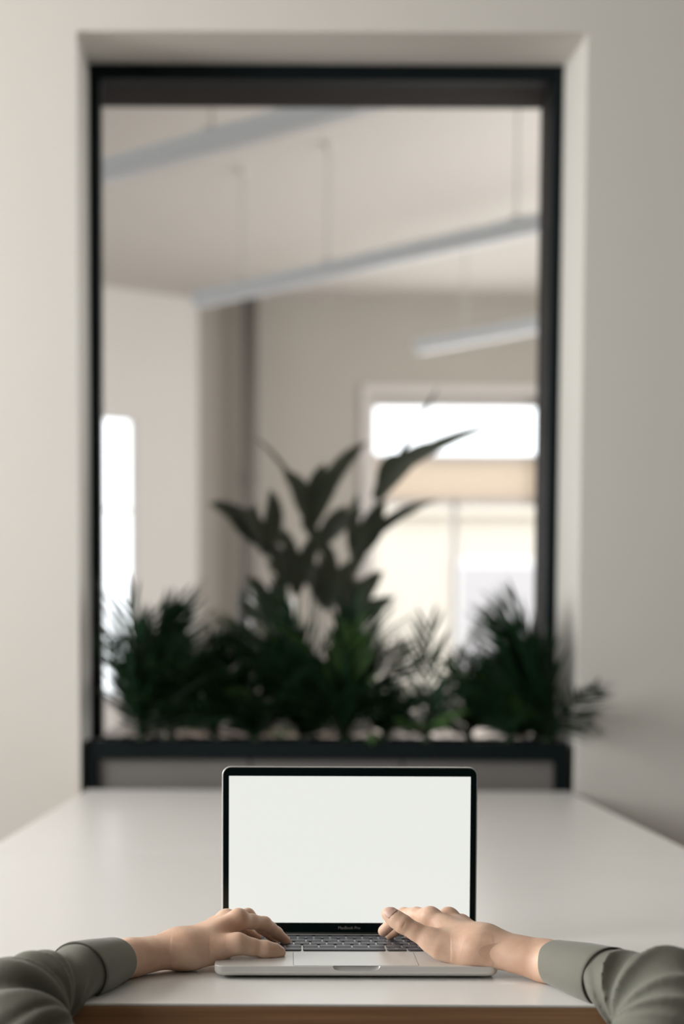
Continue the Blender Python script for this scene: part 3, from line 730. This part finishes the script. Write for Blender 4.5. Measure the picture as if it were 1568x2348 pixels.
RH_ = dict(
    wrist=J(1120, 2172, 1.745, .0195), across=(.42, .90, .0), arm1=J(1250, 2203, 1.716, .0222), arm2=J(1400, 2245, 1.61, .0215),
    mcp=[J(987, 2106, 1.795, .0112), J(1028, 2108, 1.812, .0112), J(1056, 2118, 1.830, .0105), J(1076, 2132, 1.845, .0095)],
    carp=[J(1092, 2166, 1.746, .0160), J(1098, 2162, 1.758, .0160), J(1102, 2164, 1.770, .0155), J(1104, 2172, 1.778, .0150)],
    cmc=J(1064, 2178, 1.745, .0155),
    thumb=[J(986, 2154, 1.756, .0118), J(954, 2137, 1.760, .0097), J(924, 2119, 1.764, .0100), J(908, 2108, 1.768, .0094), J(895, 2098, 1.772, .0082), J(889, 2095, 1.774, .0066)],
    thenar=[(at(1010, 2172, 1.752), at(1070, 2190, 1.745), .0130, .0125)],
    fingers=[[J(987, 2106, 1.795, .0110), J(955, 2098, 1.813, .0086), J(926, 2098, 1.832, .0082), J(901, 2113, 1.848, .0072), J(879, 2135, 1.858, .0064)],
             [J(1028, 2108, 1.812, .0108), J(968, 2102, 1.858, .0082), J(926, 2121, 1.876, .0072), J(894, 2143, 1.884, .0062)],
             [J(1056, 2118, 1.830, .0100), J(1002, 2114, 1.868, .0078), J(966, 2132, 1.886, .0068), J(937, 2144, 1.893, .0058)],
             [J(1076, 2132, 1.845, .009), J(1036, 2132, 1.874, .0070), J(1012, 2142, 1.886, .006), J(990, 2148, 1.892, .0052)]],
    knuckle=[J(985, 2100, 1.794, .0092), J(1028, 2100, 1.811, .009)],
    cut=[(at(921+i*10, 2106+i*6, 1.7532), at(912+i*9, 2124+i*5, 1.7532), .0005, .0004) for i in (0, 1)])
hl = hand(Shape(), LH_); hr = hand(Shape(), RH_)
body_parts = [hl.mesh(.0009), hr.mesh(.0008)]
# bowed head and neck, below the edge of the picture
SHL, SHR = V3((-.115, 1.44, .50)), V3((.205, 1.42, .50)); ELL, ELR = at(20, 2302, 1.545), at(1548, 2318, 1.525)
HC = V3((.045, 1.40, .575))
hd = Shape().add([Prim(HC, HC+V3((0, .05, -.03)), .082, .070), Prim(HC+V3((0, .06, -.06)), HC+V3((0, .075, -.085)), .05, .035)], .03, .01)
hd.add([Prim(HC+V3((0, .112, -.02)), HC+V3((0, .128, -.052)), .008, .013)], .01, .012)
for s_ in (-1, 1):
    hd.add([Prim(HC+V3((s_*.081, .02, -.03)), HC+V3((s_*.086, .01, -.005)), .012, .016)], .01, .006)
    hd.add([Prim(HC+V3((s_*.032, .116, -.022)), HC+V3((s_*.034, .117, -.022)), .012, .012)], .01, .010, -1)
hd.add([Prim(HC+V3((-.02, .118, -.082)), HC+V3((.02, .118, -.082)), .004, .004)], .01, .006)
hd.add([Prim(HC+V3((0, 0, -.02)), V3((.045, 1.37, .44)), .055, .062)], .01, .02)
body_parts.append(hd.mesh(.004))
person = obj('person', np_mesh('person', body_parts), 'skin')
tag(person, 'person in an olive-grey long-sleeved shirt typing, only hands and sleeves in view', 'person')

# nails laid on the fingertips
def nail(shape, c, axis, nrm, ln, wd):
    axis = V3(axis)/np.linalg.norm(axis); nrm = V3(nrm)-axis*(V3(nrm)@axis); nrm /= np.linalg.norm(nrm); sd = np.cross(axis, nrm)
    N, K = 9, 9; g = []
    for i in range(N):
        u = -1+2*i/(N-1)
        for k in range(K):
            v = -1+2*k/(K-1)
            # superellipse outline: rounded root and tip
            w = (1-abs(u)**4)**.35 if abs(u) < 1 else .25
            g.append(c+axis*u*ln/2+sd*v*wd/2*max(w, .3)+nrm*.012)
    g = np.array(g)
    g -= nrm*.007
    for _ in range(14):          # project onto the skin along the gradient
        d0 = shape.at_points(g); gr_ = np.stack([shape.at_points(g+V3(q)*2e-4)-d0 for q in ((1, 0, 0), (0, 1, 0), (0, 0, 1))], 1)
        gr_ /= np.linalg.norm(gr_, axis=1)[:, None]+1e-9; g -= gr_*d0[:, None]*.8
    top = g+nrm*.00035; low = g-nrm*.0008
    vv = np.concatenate([top, low]); n_ = N*K; f = []
    for i in range(N-1):
        for k in range(K-1):
            a = i*K+k; f.append((a, a+1, a+K+1, a+K)); f.append((a+n_, a+K+n_, a+K+1+n_, a+1+n_))
    rim = [k for k in range(K)]+[i*K+K-1 for i in range(1, N)]+[(N-1)*K+k for k in range(K-2, -1, -1)]+[i*K for i in range(N-2, 0, -1)]
    for a, b_ in zip(rim, rim[1:]+rim[:1]): f.append((a, a+n_, b_+n_, b_))
    MB().add(vv, f).build('fingernail', 'nail', person, True)
def up_n(f):
    a, b_, c = f[-3][0], f[-2][0], f[-1][0]; return b_-(a+c)/2
for S_, H_ in ((hl, LH_), (hr, RH_)):
    for f in H_['fingers']:
        ax_ = f[-1][0]-f[-2][0]; ax_ = ax_/np.linalg.norm(ax_)
        nail(S_, f[-1][0]+ax_*.001, ax_, up_n(f)+V3((0, 0, .002)), .0095, f[-1][1]*1.55)
t = RH_['thumb']; nail(hr, at(898, 2097, 1.772), t[-1][0]-t[2][0], V3((.10, -1, .42)), .0118, .0128)
t = LH_['thumb']; nail(hl, at(637, 2180, 1.779), t[-1][0]-t[2][0], V3((.15, -.42, 1)), .0110, .0108)

# shirt: sleeves, shoulders and back in one surface, pleats fan round the crook of each elbow
SLa, SRa = J(178, 2230, 1.640, .0295), J(1398, 2243, 1.615, .0300)       # where the sleeves meet the cuffs
CLa, CRa = J(264, 2201, 1.712, .0245), J(1272, 2206, 1.704, .0238)       # cuff openings
shirt = Shape()
for S0, E_, S1 in ((SLa, ELL, SHL), (SRa, ELR, SHR)):
    m_ = S0[0]*.5+E_*.5; C_ = (CLa if S0 is SLa else CRa); st_ = S0[0]*.7+C_[0]*.3
    shirt.add([Prim(st_, S0[0], S0[1]-.0065, S0[1]-(.0035 if S0 is SLa else .0055)), Prim(S0[0], m_, S0[1]-(.0035 if S0 is SLa else .0055), .034), Prim(m_, E_, .036, .039), Prim(E_, S1, .043, .062)], .02, .03)
shirt.add([Prim(SHL+V3((.05, -.03, -.01)), SHR+V3((-.05, -.03, -.01)), .085, .085), Prim(V3((.045, 1.36, .44)), V3((.045, 1.20, .20)), .135, .145)], .06, .05)
def folds(D, x, y, z):
    out = D
    for S0, E_, S1, ph, sd in ((SLa, ELL, SHL, .4, -1), (SRa, ELR, SHR, 1.3, 1)):
        a = S0[0]-E_; a /= np.linalg.norm(a); b_ = S1-E_; b_ /= np.linalg.norm(b_)
        K = E_+(a+b_)*.052; e1 = -(a+b_); e1 /= np.linalg.norm(e1); e2 = a-e1*(a@e1); e2 /= np.linalg.norm(e2); e3 = np.cross(e1, e2)
        vx, vy, vz = x-K[0], y-K[1], z-K[2]
        u = vx*e1[0]+vy*e1[1]+vz*e1[2]; v = vx*e2[0]+vy*e2[1]+vz*e2[2]; w = vx*e3[0]+vy*e3[1]+vz*e3[2]
        th = np.arctan2(v, u)+w*3.0*np.sin(u*40+ph)*.5; r_ = np.sqrt(u*u+v*v)
        ed = np.sqrt((x-E_[0])**2+(y-E_[1])**2+(z-E_[2])**2); sd0 = np.sqrt((x-S0[0][0])**2+(y-S0[0][1])**2+(z-S0[0][2])**2)
        att = np.clip((.16-ed)/.08, 0, 1)*np.clip((sd0-.014)/.04, 0, 1)
        wb_ = th*4.6+ph+.5*np.sin(th*3+w*30); wc_ = th*7.3+ph*2.3+w*14
        cr1 = np.maximum(1-np.sqrt(np.sin(wb_)**2+.02), 0)**2.2; cr2 = np.maximum(1-np.sqrt(np.sin(wc_)**2+.03), 0)**2.4
        wv = sd*cr1*1.15+cr2*.7*sd+.35*np.sin(th*5-ph+w*30)
        out = out-att*.0110*np.clip(r_/.05, .3, 1.1)*wv
    return out
shirt.post = folds
P_, F_ = shirt.mesh(.0025, .02)
sh_o = obj('shirt', np_mesh('shirt', [(P_, F_)]), 'shirt', person)
sm = sh_o.modifiers.new('smooth', 'SMOOTH'); sm.factor = .5; sm.iterations = 7
def cuff(C0, S0, ov, up_hint):
    c0, c1 = V3(C0[0]), V3(S0[0]); d = c1-c0; L = np.linalg.norm(d); d /= L
    s1 = np.cross(d, V3((0, 0, 1))); s1 /= np.linalg.norm(s1); s2 = np.cross(s1, d)
    N = 48; mb = MB(); rings = []
    prof = [(.004, -.0030), (.0005, -.0026), (0, -.0012), (.0004, 0), (.003, .0003), (L*.3, .0008), (L*.6, .0012), (L-.004, .0012), (L-.001, .0008), (L+.001, -.0006), (L+.004, -.004)]
    for t, dr in prof:
        q = t/L; r_ = C0[1]+(S0[1]+.0012-C0[1])*q+dr
        rings.append([tuple(c0+d*t+(s1*math.cos(2*PI*k/N)*1.10+s2*math.sin(2*PI*k/N))*(r_+.0007*math.sin(3*2*PI*k/N+t*60)*q)) for k in range(N)])
    mb.loft(rings, False, False); o = mb.build('cuff', 'shirt', sh_o, True)
    st = [tuple(c0+d*(L+.0008)+(s1*math.cos(2*PI*k/N)*1.10+s2*math.sin(2*PI*k/N))*(S0[1]+.0010)) for k in range(N+1)]
    MB().tube(st, .0011, 6, False).build('seam', 'thread', o, True)
    return o
cuff(CLa, SLa, 0, 0); cuff(CRa, SRa, 0, 0)
# hair, kneeling legs
hs = Shape().add([Prim(HC+V3((0, -.012, .008)), HC+V3((0, .03, .006)), .088, .080), Prim(HC+V3((0, -.05, -.02)), HC+V3((0, -.045, -.09)), .06, .05)], .03, .01)
P_, F_ = hs.mesh(.004); obj('hair', np_mesh('hair', [(P_, F_)]), 'hair', person)
tr = Shape()
for s_ in (-1, 1):
    x_ = .045+s_*.09
    tr.add([Prim((x_, 1.20, .20), (x_+s_*.05, 1.50, .085), .095, .07), Prim((x_+s_*.05, 1.50, .075), (x_+s_*.03, 1.12, .062), .066, .05)], .02, .05)
P_, F_ = tr.mesh(.005); obj('trousers', np_mesh('trousers', [(P_, F_)]), 'trousers', person)
